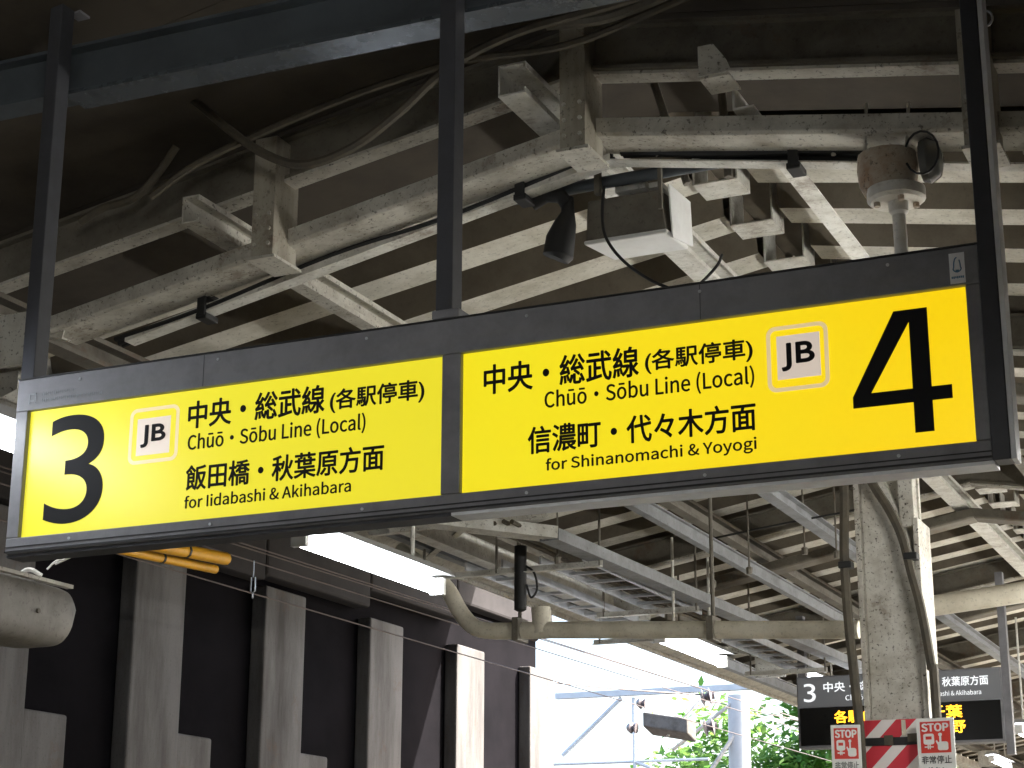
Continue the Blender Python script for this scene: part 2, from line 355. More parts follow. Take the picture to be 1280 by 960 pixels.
# ridge cap: flat plates closing the folds under the ridge
rp = None
for k in range(0, 88):
    y = P0+PITCH*k
    if rp is None:
        rp = MB().box(-.10, .10, -.01, BW-.02, -.012, -.006).box(-.10, -.092, -.01, BW-.02, -.006, .2).box(.092, .10, -.01, BW-.02, -.006, .2).obj('ridge_plate', 'white_steel', roof); rp.matrix_parent_inverse = Matrix.Identity(4); o = rp
    else:
        o = rp.copy(); COL.objects.link(o)
    o.location = Vector((XR, y, 3.075)) - roof.location
MB().box(XR-.3, XR+.3, P0, P0+PITCH*88, 3.31, 3.33).obj('ridge_cap', 'deck', roof)
for side, xe in ((-1, -5.7), (1, 1.25)):
    z = rz(xe, 3.14)
    MB().ext([(-.01, -.19), (.015, -.19), (.015, .17), (-.01, .17)], (xe-.02, P0, z), (xe-.02, P0+PITCH*88, z)).obj('fascia', 'steel', roof)
    MB().ext([(-.09, -.04), (.0, -.07), (.09, -.04), (.09, .05), (-.09, .05)], (xe+.12*side*-1, P0, z-.13), (xe+.12*side*-1, P0+PITCH*88, z-.13)).obj('eave_gutter', 'steel', roof)

# ------------------------------------------------------------------ trusses
def truss(Y, label, detail=True):
    t = thing('roof_truss', label, 'truss', (XR, Y, 2.8), 'steel trusses carrying the canopy roof')
    for sd_ in (-1, 1):
        xe = -5.55 if sd_ < 0 else 1.1
        # upper chord: I section, web visible, lit underside painted as a paler flange
        a = (XR, Y+.03, 3.035); b = (xe, Y+.03, rz(xe, 3.035))
        MB().ext(I_prof(.10, .185, .014, .03), a, b, vertical_cut=True).obj('upper_chord', 'dark_steel', t)
        MB().ext([(-.052, -.106), (.03, -.106), (.03, -.094), (-.052, -.094)], a, b, vertical_cut=True).obj('flange_plate', 'steel', t)
        # lower chord: deep flat box with rounded edge
        xl = -4.6 if sd_ < 0 else 1.1
        a = (XR, Y+.12, 2.742); b = (xl, Y+.12, rz(xl, 2.742)-(.03 if sd_ < 0 else 0))
        MB().ext([(-.10, -.03), (-.085, -.04), (.085, -.04), (.10, -.03), (.10, .028), (-.10, .028)], a, b, vertical_cut=True).obj('lower_chord', 'steel' if detail else 'dark_steel', t, bevel=.004)  # far trusses get the dark steel, shade put into their colour
    for x in ((-3.51, XR, -.85) if detail else ()):
        zb = rz(x, 2.615); zt = rz(x, 3.10)
        if x == XR: zt = 3.13
        # H section post, flanges left and right, web recessed
        MB().ext([(-.048, -.085), (.048, -.085), (.048, -.074), (.034, -.074), (.034, .074), (.048, .074), (.048, .085), (-.048, .085)], (x-.03, Y, zb), (x-.03, Y, zt), u=(0, 1, 0)).obj('post', 'post', t, bevel=.002)
        MB().box(x-.085, x+.035, Y-.10, Y+.10, zb-.012, zb-.001).obj('foot_plate', 'steel', t)
    if detail:
        for x in (-3.51, XR, -.85):
            zb = rz(x, 2.615)
            for dx in (-.06, .0):
                for dz in (.05, .11, .17): MB().tube([(x+dx, Y-.094, zb+dz), (x+dx, Y-.0855, zb+dz)], .008, 6).obj('bolt', 'steel', t)
        for k in range(16):
            x = -4.3+k*.32
            if abs(x-XR) > .15: MB().tube([(x, Y+.2, rz(x, 2.690)), (x, Y+.2, rz(x, 2.702))], .009, 6).obj('bolt', 'steel', t)
    MB().ext([(-.14, -.22), (.14, -.22), (.14, .0), (-.14, .0)], (-4.75, Y-.02, 2.36), (-4.75, Y+.0, 2.36)).obj('gusset_plate', 'steel', t)
    MB().ext(L_prof(.06, .06, .008), (-4.55, Y+.05, 2.25), (-5.5, Y+.05, 2.50)).obj('knee_brace', 'steel', t)
    return t
truss(5.6, 'nearest roof truss, with worn grey posts, just above and behind the yellow sign')
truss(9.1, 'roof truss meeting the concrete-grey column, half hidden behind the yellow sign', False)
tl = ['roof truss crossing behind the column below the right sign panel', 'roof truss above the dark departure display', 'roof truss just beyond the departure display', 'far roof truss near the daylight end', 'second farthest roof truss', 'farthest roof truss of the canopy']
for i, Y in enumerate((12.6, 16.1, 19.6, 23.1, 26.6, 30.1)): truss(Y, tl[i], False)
# purlins
def purlin(x, z, y0, y1, w, h, label, m='white_steel', kind='C'):
    prof = C_prof(w, h, .007, .022) if kind == 'C' else (L_prof(w, h, .007) if kind == 'L' else I_prof(w, h, .009, .007))
    o = MB().ext(prof, (x, y0, z), (x, y1, z)).obj('purlin', m)
    tag(o, label, 'beam', 'steel purlins running along the platform'); return o
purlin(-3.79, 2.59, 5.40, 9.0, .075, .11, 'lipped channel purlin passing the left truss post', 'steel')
purlin(-3.79, 2.59, 9.01, 34, .075, .11, 'shade-dark continuation of the left purlin beyond the column', 'dark_steel')  # same purlin in a darker copy, for the dimmer far roof
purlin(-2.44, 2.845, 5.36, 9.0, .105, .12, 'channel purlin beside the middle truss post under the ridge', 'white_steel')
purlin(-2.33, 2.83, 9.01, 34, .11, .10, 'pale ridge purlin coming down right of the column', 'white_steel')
purlin(-1.72, 2.70, 9.01, 34, .075, .09, 'shade-dark angle purlin right of the column', 'dark_steel', 'L')  # far length in a darker copy, shade put into its colour
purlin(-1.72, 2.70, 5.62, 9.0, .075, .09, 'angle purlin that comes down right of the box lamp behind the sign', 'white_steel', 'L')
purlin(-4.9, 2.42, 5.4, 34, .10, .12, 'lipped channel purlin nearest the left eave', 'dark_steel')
purlin(.1, 2.40, 5.4, 34, .10, .12, 'channel purlin at the far right of the canopy', 'steel')
# dirty gusset with droppings at purlin end
g = MB(); g.poly([(-1.775, 5.42, 2.86), (-1.72, 5.42, 2.86), (-1.68, 5.42, 2.80), (-1.66, 5.42, 2.75), (-1.775, 5.42, 2.75), (-1.775, 5.43, 2.86), (-1.72, 5.43, 2.86), (-1.68, 5.43, 2.80), (-1.66, 5.43, 2.75), (-1.775, 5.43, 2.75)], [(0, 1, 2, 3, 4), (9, 8, 7, 6, 5), (0, 5, 6, 1), (1, 6, 7, 2), (2, 7, 8, 3), (3, 8, 9, 4), (4, 9, 5, 0)])
g.box(-1.775, -1.67, 5.43, 5.56, 2.742, 2.75)
tag(g.obj('gusset_bracket', 'steel'), 'stained white gusset bracket under the upper chord right of the middle post', 'bracket')
# ------------------------------------------------------------------ cable bar under truss one
cb = thing('cable_bar', 'thin pale steel bar strung with black cables under the nearest truss', 'cable tray', (XR, 5.83, 2.66))
def barz(x): return 2.675 - (.20 if x < XR else .185)*abs(x-XR)
MB().ext([(-.035, 0), (.035, 0), (.035, .006), (-.029, .006), (-.029, .03), (-.035, .03)], (XR, 5.83, 2.675), (-4.35, 5.83, barz(-4.35)), vertical_cut=True).obj('bar', 'white_steel', cb)
MB().ext([(-.035, 0), (.035, 0), (.035, .006), (-.029, .006), (-.029, .03), (-.035, .03)], (XR, 5.832, 2.675), (1.1, 5.832, barz(1.1)), vertical_cut=True).obj('bar', 'white_steel', cb)
def cable_run(name, pts, r, m, parent=None, n=7): return MB().tube(spline(pts), r, n).obj(name, m, parent, smooth=True)
for i, dy in enumerate((0, .025, .05)):
    pts = [(x, 5.80+dy, barz(x)+.026+.012*math.sin(x*5+i)) for x in (-4.4, -4.0, -3.4, -2.9, -2.4, XR)]
    cable_run('cable', pts, .011, 'black', cb)
    pts = [(x, 5.80+dy, barz(x)+.045+.012*math.sin(x*4+i*2)) for x in (-2.2, -1.9, -1.6, -1.3)]
    cable_run('cable', pts, .019, 'black', cb)
for x in (-3.98, -2.60, -1.56):
    mb = MB(); z = barz(x)
    mb.box(x-.025, x+.025, 5.78, 5.87, z-.03, z-.006).box(x-.018, x+.02, 5.775, 5.79, z-.02, z+.10).box(x-.03, x+.03, 5.79, 5.86, z+.055, z+.075)
    mb.obj('cable_tie', 'black', cb, bevel=.004)
for x in (-1.33, -1.22, -1.09): pass
# ================================================================== LEAD BEAM the sign hangs from
hb = thing('hanger_beam', 'dark blue-grey steel beam across the top left from which the sign posts hang', 'beam', (-2.2, 4.56, 2.7))
MB().ext([(-.05, -.0), (.05, 0), (.05, .012), (.006, .012), (.006, .16), (.05, .16), (.05, .172), (-.05, .172), (-.05, .16), (-.006, .16), (-.006, .012), (-.05, .012)], (-6.2, 4.57, 2.70), (1.4, 4.57, 2.62)).obj('web', 'blue_steel', hb)
MB().ext([(-.06, -.014), (.06, -.014), (.06, -.001), (-.06, -.001)], (-3.70, 4.57, 2.673), (1.4, 4.57, 2.62)).obj('flange_plate', 'blue_gloss', hb)

# ================================================================== MAIN SIGN
S = 4.4
sg = thing('platform_sign', 'long hanging yellow platform sign with 3 at one end and 4 at the other', 'sign', (-2.2, 4.47, 1.35))
XL, XRt, ZB, ZT = -3.688, -.725, 1.078, 1.628
PX = [(-3.643, -2.210), (-2.150, -.762)]; PZ = (1.127, 1.526)
# housing: frame front built of rails around both panels
fr = MB(); y0, y1 = S-.012, S+.07
fr.box(XL, XRt, y0, y1, PZ[1]+.001, ZT)               # top rail
fr.box(XL, XRt, y0, y1, ZB, PZ[0]-.001)               # bottom rail
fr.box(XL, PX[0][0]-.001, y0+.0005, y1-.0005, PZ[0], PZ[1])
fr.box(PX[1][1]+.001, XRt, y0+.0005, y1-.0005, PZ[0], PZ[1])
fr.box(PX[0][1]+.001, PX[1][0]-.001, y0+.0005, y1-.0005, PZ[0], PZ[1])
fr.obj('frame', 'frame', sg, bevel=.0025)
MB().box(XL+.01, XRt-.01, S+.04, S+.062, PZ[0], PZ[1]).obj('back_panel', 'frame', sg)
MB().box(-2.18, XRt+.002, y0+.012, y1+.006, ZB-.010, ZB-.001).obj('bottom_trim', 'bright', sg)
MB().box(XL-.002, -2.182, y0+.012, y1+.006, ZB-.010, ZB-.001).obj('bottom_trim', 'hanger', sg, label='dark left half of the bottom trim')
MB().box(XL, XRt, y0-.003, y0-.001, ZB+.018, ZB+.021).box(XL, XRt, y0-.004, y0-.001, ZB+.003, ZB+.008).each('rail_groove', 'black', sg)
MB().box(XL-.001, XRt+.001, y0-.004, y0+.02, ZT, ZT+.004).obj('top_lip', 'black', sg)
f3 = MB().box(PX[0][0], PX[0][1], S+.004, S+.03, *PZ).obj('sign_panel', 'face3', sg, label='lemon yellow backlit panel for platform 3')
f4 = MB().box(PX[1][0], PX[1][1], S+.004, S+.03, *PZ).obj('sign_panel', 'face4', sg, label='golden yellow backlit panel for platform 4')
YT = S+.0035
def T(body, x0, x1, z0, z1, par, bold=.0, m='ink', name='lettering', y=None):
    if name == 'lettering' and 'Line' in body: body = body.replace('・', '·')
    o = text(name, body, x0, x1, z0, z1, YT if y is None else y, m, None, bold); o.parent = par; o.matrix_parent_inverse = Matrix.Translation(sg.location).inverted() @ Matrix.Identity(4)
    o.matrix_parent_inverse = Matrix.Identity(4); o.location = -Vector((0, 0, 0))
    return o
# panels carry geometry in world coordinates relative to the sign empty, so letters sit at identity under them
T('3', -3.565, -3.351, 1.158, 1.498, f3, .0, name='platform_number')
fo = [(0, .245), (0, .335), (.46, 1.), (.80, 1.), (.80, .355), (1., .355), (1., .245), (.80, .245), (.80, 0), (.61, 0), (.61, .245)]
fi = [(.19, .355), (.61, .355), (.61, .90)]
bm = bmesh.new(); FX = lambda p: (-1.060+.248*p[0], YT, 1.166+.320*p[1])
for q in (fo, fi):
    vs = [bm.verts.new(FX(p)) for p in q]
    for i in range(len(vs)): bm.edges.new((vs[i], vs[(i+1) % len(vs)]))
bmesh.ops.triangle_fill(bm, use_beauty=True, use_dissolve=False, edges=bm.edges[:], normal=(0, -1, 0))
r_ = bmesh.ops.extrude_face_region(bm, geom=bm.faces[:])
bmesh.ops.translate(bm, verts=[g for g in r_['geom'] if isinstance(g, bmesh.types.BMVert)], vec=(0, -.0015, 0))
me = bpy.data.meshes.new('platform_number'); bm.to_mesh(me); bm.free(); me.materials.append(M['ink'])
o = bpy.data.objects.new('platform_number', me); COL.objects.link(o); o.parent = f4
T('中央・総武線', -3.055, -2.592, 1.408, 1.490, f3, .015); T('(各駅停車)', -2.572, -2.271, 1.402, 1.470, f3, .014)
T('Chūō・Sōbu Line (Local)', -3.052, -2.456, 1.332, 1.391, f3, .010)
T('飯田橋・秋葉原方面', -3.052, -2.395, 1.220, 1.294, f3, .015); T('for Iidabashi & Akihabara', -3.053, -2.497, 1.166, 1.203, f3, .013)
T('中央・総武線', -2.085, -1.632, 1.400, 1.483, f4, .015); T('(各駅停車)', -1.612, -1.317, 1.402, 1.466, f4, .014)
T('Chūō・Sōbu Line (Local)', -1.903, -1.315, 1.331, 1.390, f4, .010)
T('信濃町・代々木方面', -1.952, -1.315, 1.218, 1.292, f4, .015); T('for Shinanomachi & Yoyogi', -1.900, -1.315, 1.158, 1.200, f4, .013)
def rrect(x0, x1, z0, z1, r, k=6):
    p = []
    for cx, cz, a0 in ((x1-r, z1-r, 0), (x0+r, z1-r, 90), (x0+r, z0+r, 180), (x1-r, z0+r, 270)):
        for j in range(k+1):
            a = math.radians(a0+90*j/k); p.append((cx+r*math.cos(a), cz+r*math.sin(a)))
    return p
def badge(par, o_, i_, t_):
    a = rrect(*o_, .024); th = .011; b = rrect(o_[0]+th, o_[1]-th, o_[2]+th, o_[3]-th, .015); n = len(a)
    pts = [(x, YT, z) for x, z in a] + [(x, YT, z) for x, z in b] + [(x, YT-.001, z) for x, z in a] + [(x, YT-.001, z) for x, z in b]
    fs = []
    for i in range(n):
        j = (i+1) % n; fs += [(2*n+i, 2*n+j, 3*n+j, 3*n+i), (i, j, 2*n+j, 2*n+i), (n+i, 3*n+i, 3*n+j, n+j)]
    q = MB().poly(pts, fs).obj('badge_ring', 'badge_ring', None); q.parent = par
    q = MB().box(i_[0], i_[1], YT-.001, YT, i_[2], i_[3]).obj('badge_square', 'badge_w', None); q.parent = par
    T('JB', *t_, par, .022, name='badge_lettering', y=YT-.0015)
badge(f3, (-3.265, -3.088, 1.317, 1.490), (-3.237, -3.118, 1.343, 1.457), (-3.220, -3.135, 1.368, 1.434))
badge(f4, (-1.279, -1.116, 1.310, 1.486), (-1.252, -1.138, 1.342, 1.459), (-1.238, -1.154, 1.365, 1.436))
for x in (-3.45, -2.95, -2.45, -1.95, -1.45, -.95):
    for z in (ZT-.022, ZB+.030): MB().tube([(x, y0-.003, z), (x, y0-.0005, z)], .0045, 8).obj('screw', 'alu', sg)
for x in (-3.0, -1.45): MB().box(x-.0008, x+.0008, y0-.0012, y0-.0004, PZ[1]+.003, ZT-.002).obj('rail_seam', 'black', sg)
# sticker on the top rail, far right, and faint printing on the top rail, far left
st = MB().box(-.796, -.758, y0-.002, y0-.0005, 1.532, 1.612).obj('sticker', 'sticker', sg, label='white sticker with a blue flame outline at the top right corner')
mb = MB(); yy = y0-.003
oc = [(-.777+.011*math.cos(a)*(1 if math.sin(a) < 0 else .75), 1.574+(.013*math.sin(a) if math.sin(a) < 0 else .026*math.sin(a)**1.0)) for a in [i*math.pi/8 for i in range(16)]]
for i in range(16):
    if 2 <= i <= 3: continue
    mb.tube([(oc[i][0], yy, oc[i][1]), (oc[(i+1) % 16][0], yy, oc[(i+1) % 16][1])], .0016, 5)
mb.box(-.781, -.773, yy-.0005, yy, 1.562, 1.567)
for i in range(7): mb.box(-.792+i*.0045, -.7885+i*.0045, yy-.0005, yy, 1.544+random.random()*.002, 1.550)
q = mb.obj('sticker_print', 'stickerblue', None); q.parent = st
mb = MB(); random.seed(3)
mb.box(-3.640, -3.612, yy-.0005, yy, 1.575, 1.580).box(-3.640, -3.635, yy-.0005, yy, 1.545, 1.58).box(-3.616, -3.612, yy-.0005, yy, 1.545, 1.58).box(-3.634, -3.618, yy-.0005, yy, 1.553, 1.558)
for row, zz in ((0, 1.572), (1, 1.552)):
    for i in range(16 if row else 9):
        xx = -3.59+i*.0145; mb.box(xx, xx+.003, yy-.0005, yy, zz-.005, zz+.006).box(xx+.004, xx+.010, yy-.0005, yy, zz+random.choice((-.004, 0, .003)), zz+.005)
mb.obj('rail_print', 'grey_print', sg)
# posts: square tube, dark, with silver side trim on the right-hand one
def hpost(x, w, ztop, zbot, alu=False):
    p = MB().box(x-w/2, x+w/2, S-.014, S+.05, zbot, ztop).obj('hanger_post', 'hanger', sg, bevel=.003)
    if alu:
        q = MB().box(x+w/2, x+w/2+.013, S-.012, S+.055, zbot, ztop-.5).obj('side_trim', 'bright', None, bevel=.002); q.parent = p
    q = MB().box(x-w/2-.02, x+w/2+.02, S+.0505, S+.105, ztop-.13, ztop-.02).obj('post_clamp', 'frame', None); q.parent = p
    return p
hpost(-2.205, .052, 3.05, ZT+.002); hpost(-3.655, .05, 3.05, ZT+.002)
hpost(-.703, .044, 3.05, ZB-.004, True)
MB().box(-2.24, -2.155, S-.02, S+.08, ZT+.004, ZT+.03).obj('post_shoe', 'frame', sg, bevel=.004)

# ================================================================== LAMPS
def lamp(x, z, y0, label, L=1.24, hood=.12, rod=.7, ext=(.48, .2), tube='tube'):
    t = thing('fluorescent_lamp', label, 'lamp', (x, y0+L/2, z), 'bare fluorescent tube lamps hung over the platform')
    MB().tube([(x, y0, z), (x, y0+L, z)], .036, 16).obj('tube', tube, t, smooth=True)  # tube thickened so its shape carries the lamp's glare
    ya, yb = y0-ext[0], y0+L+ext[1]
    p = MB()
    p.ext([(-hood, .050), (-.03, .060), (.03, .060), (hood, .050), (.045, .09), (-.045, .09)], (x, ya, z), (x, yb, z))
    p.obj('hood', 'hood', t)
    MB().box(x-.035, x+.035, y0-.03, y0-.001, z-.035, z+.043).box(x-.035, x+.035, y0+L+.001, y0+L+.03, z-.035, z+.043).each('lamp_holder', 'white', t)  # end sockets, enlarged to shade the hood beyond the tube
    MB().tube([(x, y0+.25, z+.08), (x, y0+.25, z+rod)], .01, 6).tube([(x, y0+L-.25, z+.08), (x, y0+L-.25, z+rod)], .01, 6).each('hanger_rod', 'white_steel', t)
    return t
lamp(-3.90, 1.515, 3.47, 'glaring lamp cut by the left edge of the photo, beside the sign', hood=.06)
for i, y in enumerate((.2, -2.9, -6.0, -9.1)):
    lamp(-3.90, 1.515, y, 'lamp of the left row behind the photographer, %s back' % ['nearest', 'second', 'third', 'fourth'][i], tube='tube_dim')
    lamp(-.60, 1.62, y, 'lamp of the right row behind the photographer, %s back' % ['nearest', 'second', 'third', 'fourth'][i], rod=.8, tube='tube_warm', hood=.046)
lamp(-3.90, 1.535, 6.48, 'brightest fluorescent lamp, glaring just below the left sign panel', rod=.8, hood=.085, ext=(.50, .05))
lamp(-4.0, 1.77, 11.12, 'smaller glaring lamp under the cream pipe, above the daylight', rod=.7, ext=(.05, .05), hood=.09)
for i, y in enumerate((15.5, 19.9, 24.3)): lamp(-4.3, 2.05, y, ['far lamp behind the left side of the departure display', 'farther lamp hidden past the departure display', 'farthest lamp of the left row'][i], rod=.4, ext=(.05, .05), hood=.09)
for i, y in enumerate((6.45, 9.6, 12.75, 15.9, 19.0)):
    lamp(-.60, 1.62, y, 'lamp over the right-hand platform edge, number %s from the camera' % ['one', 'two', 'three', 'four', 'five', 'six'][i], rod=.8, tube='tube_warm', hood=.046)
lamp(-2.62, 1.60, 16.2, 'small far lamp low at the right edge of the photo', rod=1., ext=(.05, .05), hood=.08)

# ================================================================== BOX SPEAKER, HORN, PIPE behind the sign
bx = thing('box_floodlight', 'white-bottomed box fixture hung under the ridge behind the sign', 'fixture', (-2.25, 6.1, 2.5))
zt, zb = 2.60, 2.44
p = [(-2.42, 5.98, zb+.005), (-2.10, 5.98, zb+.005), (-2.08, 6.16, zb), (-2.37, 6.16, zb), (-2.40, 5.95, zt), (-2.11, 5.95, zt), (-2.08, 6.18, zt), (-2.38, 6.18, zt)]
F6 = [(0, 3, 2, 1), (4, 5, 6, 7), (0, 1, 5, 4), (1, 2, 6, 5), (2, 3, 7, 6), (3, 0, 4, 7)]
MB().poly(p, F6).obj('case', 'dark_steel', bx, bevel=.012)
p2 = [(-2.425, 5.975, zb-.006), (-2.095, 5.975, zb-.006), (-2.075, 6.165, zb-.012), (-2.375, 6.165, zb-.012), (-2.425, 5.975, zb+.012), (-2.095, 5.975, zb+.012), (-2.075, 6.165, zb+.005), (-2.375, 6.165, zb+.005)]
MB().poly(p2, F6).obj('diffuser', 'white', bx, bevel=.008)
MB().poly([(-2.085, 5.97, zt+.02), (-2.072, 6.17, zt+.02), (-2.066, 6.17, zb), (-2.085, 6.0, zb-.02), (-2.079, 5.97, zt+.02), (-2.066, 6.17, zt+.02), (-2.060, 6.17, zb), (-2.079, 6.0, zb-.02)], F6).obj('end_plate', 'white', bx)
MB().box(-2.10, -2.085, 5.90, 5.915, 2.50, 2.72).box(-2.35, -2.33, 5.90, 5.93, 2.6, 2.72).each('bracket_arm', 'dark_steel', bx)
MB().box(-2.30, -2.18, 5.99, 6.10, 2.63, 2.66).box(-2.17, -2.12, 6.0, 6.1, 2.63, 2.65).each('mounting_plate', 'white_steel', bx)
pp = MB().tube([(-2.72, 5.95, 2.655), (-1.80, 5.95, 2.665)], .024, 10).obj('conduit_pipe', 'blue_steel', smooth=True); tag(pp, 'dark conduit pipe over the box fixture behind the sign', 'pipe')
hn = thing('horn_speaker', 'dark loudspeaker silhouette hanging left of the box fixture', 'speaker', (-2.62, 5.95, 2.45))
MB().tube([(-2.455, 5.9, 2.60), (-2.455, 5.9, 2.54), (-2.465, 5.9, 2.50), (-2.485, 5.9, 2.44), (-2.495, 5.9, 2.375), (-2.50, 5.9, 2.365)], [.022, .026, .042, .056, .058, .045], 14).obj('horn', 'black', hn, smooth=True)
MB().tube([(-2.60, 5.9, 2.60), (-2.54, 5.9, 2.625), (-2.48, 5.9, 2.61), (-2.455, 5.9, 2.57)], .028, 10).obj('mount', 'black', hn, smooth=True)
c1 = cable_run('hanging_cable', [(-2.31, 5.9, 2.62), (-2.31, 5.88, 2.50), (-2.29, 5.87, 2.40), (-2.22, 5.87, 2.30), (-2.12, 5.9, 2.22), (-2.03, 5.95, 2.19), (-2.02, 6.1, 2.26), (-1.98, 6.2, 2.36), (-1.99, 6.3, 2.44)], .006, 'black'); tag(c1, 'thin black cable looping down in front of the box fixture', 'cable')

# ================================================================== RUSTY JUNCTION FIXTURE
jb = thing('junction_fixture', 'rusty round junction fixture with white flange on rods, upper right behind the sign', 'fixture', (-1.22, 5.7, 2.3))
MB().tube([(-1.215, 5.7, 2.475), (-1.215, 5.7, 2.47), (-1.215, 5.7, 2.42), (-1.215, 5.7, 2.37), (-1.21, 5.7, 2.345)], [.085, .098, .102, .096, .085], 18).obj('body', 'rust', jb, smooth=True)
MB().tube([(-1.19, 5.69, 2.345), (-1.19, 5.69, 2.34), (-1.19, 5.69, 2.305), (-1.19, 5.69, 2.295)], [.085, .096, .096, .085], 24).obj('flange', 'porcelain', jb, smooth=True)
fl = MB()
for a in range(4):
    t_ = math.radians(45+90*a-20); fl.tube([(-1.19+.065*math.cos(t_), 5.69+.065*math.sin(t_), 2.296), (-1.19+.065*math.cos(t_), 5.69+.065*math.sin(t_), 2.28)], .011, 6)
fl.each('bolt', 'rust', jb)
MB().tube([(-1.185, 5.69, 2.294), (-1.185, 5.69, 2.26), (-1.185, 5.69, 2.25), (-1.18, 5.69, 1.60)], [.034, .032, .022, .022], 14).obj('drop_pipe', 'porcelain', jb, smooth=True)
MB().box(-1.26, -1.10, 5.62, 5.78, 1.52, 1.60).obj('hanging_unit', 'housing', jb, bevel=.01)
MB().tube([(-1.10, 5.7, 2.43), (-1.075, 5.7, 2.43), (-1.045, 5.7, 2.43), (-1.03, 5.7, 2.43)], [.07, .078, .06, .02], 16).obj('dome', 'lens', jb, smooth=True)
MB().tube([(-1.28, 5.66, 2.47), (-1.265, 5.66, 2.655)], .006, 6).tube([(-1.14, 5.66, 2.47), (-1.125, 5.66, 2.63)], .006, 6).each('hanger_rod', 'steel', jb)
MB().tube([(-1.285+.08*0, 5.72, 2.53), (-1.34, 5.72, 2.65)], .003, 5).obj('tie_wire', 'black', jb)
lp = MB().tube([(-1.08+.055*math.cos(t_*math.pi/8), 5.6, 2.42+.075*math.sin(t_*math.pi/8)) for t_ in range(-7, 8)], .004, 6).obj('cable_loop', 'black', jb, smooth=True)

# ================================================================== CABLES UP TOP
def cab(pts, r, label, m='cable'): tag(cable_run('cable', pts, r, m), label, 'cable')
cab([(-3.72, 5.2, 2.98), (-3.595, 5.2, 2.869), (-3.486, 5.2, 2.769), (-3.345, 5.2, 2.659), (-3.176, 5.2, 2.586), (-2.982, 5.2, 2.616), (-2.795, 5.2, 2.718), (-2.61, 5.2, 2.849), (-2.35, 5.2, 2.93), (-2.0, 5.2, 2.96), (-1.75, 5.2, 2.99), (-1.5, 5.2, 3.05)], .017, 'thick sagging grey hose looped across the left truss post')
cab([(-3.9, 5.3, 2.62), (-3.7, 5.3, 2.72), (-3.4, 5.3, 2.80), (-3.0, 5.3, 2.88), (-2.6, 5.3, 2.92), (-2.2, 5.3, 2.90), (-1.8, 5.3, 2.98), (-1.5, 5.3, 3.04)], .014, 'upper straight hose clipped below the blue-grey beam')
cab([(-4.3, 5.4, 2.62), (-4.2, 5.4, 2.66), (-4.05, 5.4, 2.68), (-3.95, 5.4, 2.76), (-3.87, 5.4, 2.86)], .016, 'bent hose in the dark upper left corner')
cab([(-2.30, 5.35, 3.02), (-2.1, 5.35, 3.0), (-1.95, 5.35, 3.02), (-1.75, 5.35, 3.06)], .02, 'short hose bending over the middle post top', 'dark_steel')
hk = MB().tube([(-.80+.022*math.cos(a*math.pi/8), 5.3, 2.70+.026*math.sin(a*math.pi/8)) for a in range(17)], .004, 6).tube([(-.80, 5.3, 2.727), (-.80, 5.3, 2.85)], .005, 6).obj('ring_hook', 'alu', smooth=True); tag(hk, 'small steel ring hook in the top right corner', 'hook')
dg = [(-1.15, 5.9, 2.5)]
# dark lattice verticals seen between the chords
for i, (x, xx) in enumerate(((-2.14, -2.02), (-1.88, -1.86), (-.5, -.5))):
    tag(MB().tube([(x, 6.0, 3.05), (xx, 6.0, 2.62)], .016, 6).obj('hanger_strut', 'dark_steel'), ['slanting strut just right of the middle post', 'upright strut between chords right of the middle post', 'upright strut right of the sign'][i], 'strut')

# ================================================================== COLUMN
cl = thing('platform_column', 'mottled grey steel column wrapped in red and white hazard sheet', 'column', (-2.145, 9.6, -1.6))
def colpts(z): return -2.313, -1.978
mb = MB()
mb.box(-2.313, -2.285, 9.5, 9.8, -1.6, 2.35); mb.box(-2.006, -1.978, 9.5, 9.8, -1.6, 2.06)
mb.each('flange', 'column', cl, bevel=.004)
# web face with chamfered cover; narrows to the top with a curved haunch
pr = [(-2.284, -1.6), (-2.284, 2.35), (-2.19, 2.35), (-2.14, 2.25), (-2.08, 2.10), (-2.035, 1.95), (-2.007, 1.75), (-2.007, -1.6)]
n = len(pr); pts = [(x, 9.545, z) for x, z in pr] + [(x, 9.60, z) for x, z in pr]
MB().poly(pts, [tuple(range(n)), tuple(range(2*n-1, n-1, -1))] + [(i, n+i, n+(i+1) % n, (i+1) % n) for i in range(n)]).obj('web', 'column', cl, bevel=.006)
MB().box(-2.18, -1.99, 9.62, 9.66, 1.8, 2.9).box(-2.075, -2.0, 9.52, 9.62, 2.02, 2.9).each('haunch', 'column', cl)
wrap = MB(); wrap.box(-2.322, -1.969, 9.485, 9.50, -.6, 1.015); wrap.box(-2.322, -2.3135, 9.50, 9.81, -.6, 1.015); wrap.box(-1.9775, -1.969, 9.50, 9.81, -.6, 1.015)
wrap.obj('hazard_wrap', 'stripe', cl, bevel=.004)
MB().box(-2.324, -1.967, 9.478, 9.4845, .885, .925).each('strap', 'black', cl)
MB().box(-2.21, -2.165, 9.470, 9.4775, .885, .935).box(-2.09, -2.00, 9.470, 9.4775, .90, .94).each('strap_tag', 'cable', cl)
MB().box(-2.118, -2.098, 9.474, 9.484, .93, 1.01).obj('tape_strip', 'pipe', cl)
cab([(-2.345, 9.42, 2.5), (-2.342, 9.42, 2.2), (-2.358, 9.42, 1.86), (-2.352, 9.42, 1.5), (-2.335, 9.42, 1.2), (-2.32, 9.42, .7), (-2.32, 9.42, -1.5)], .026, 'dark conduit running down the left side of the column', 'cable')
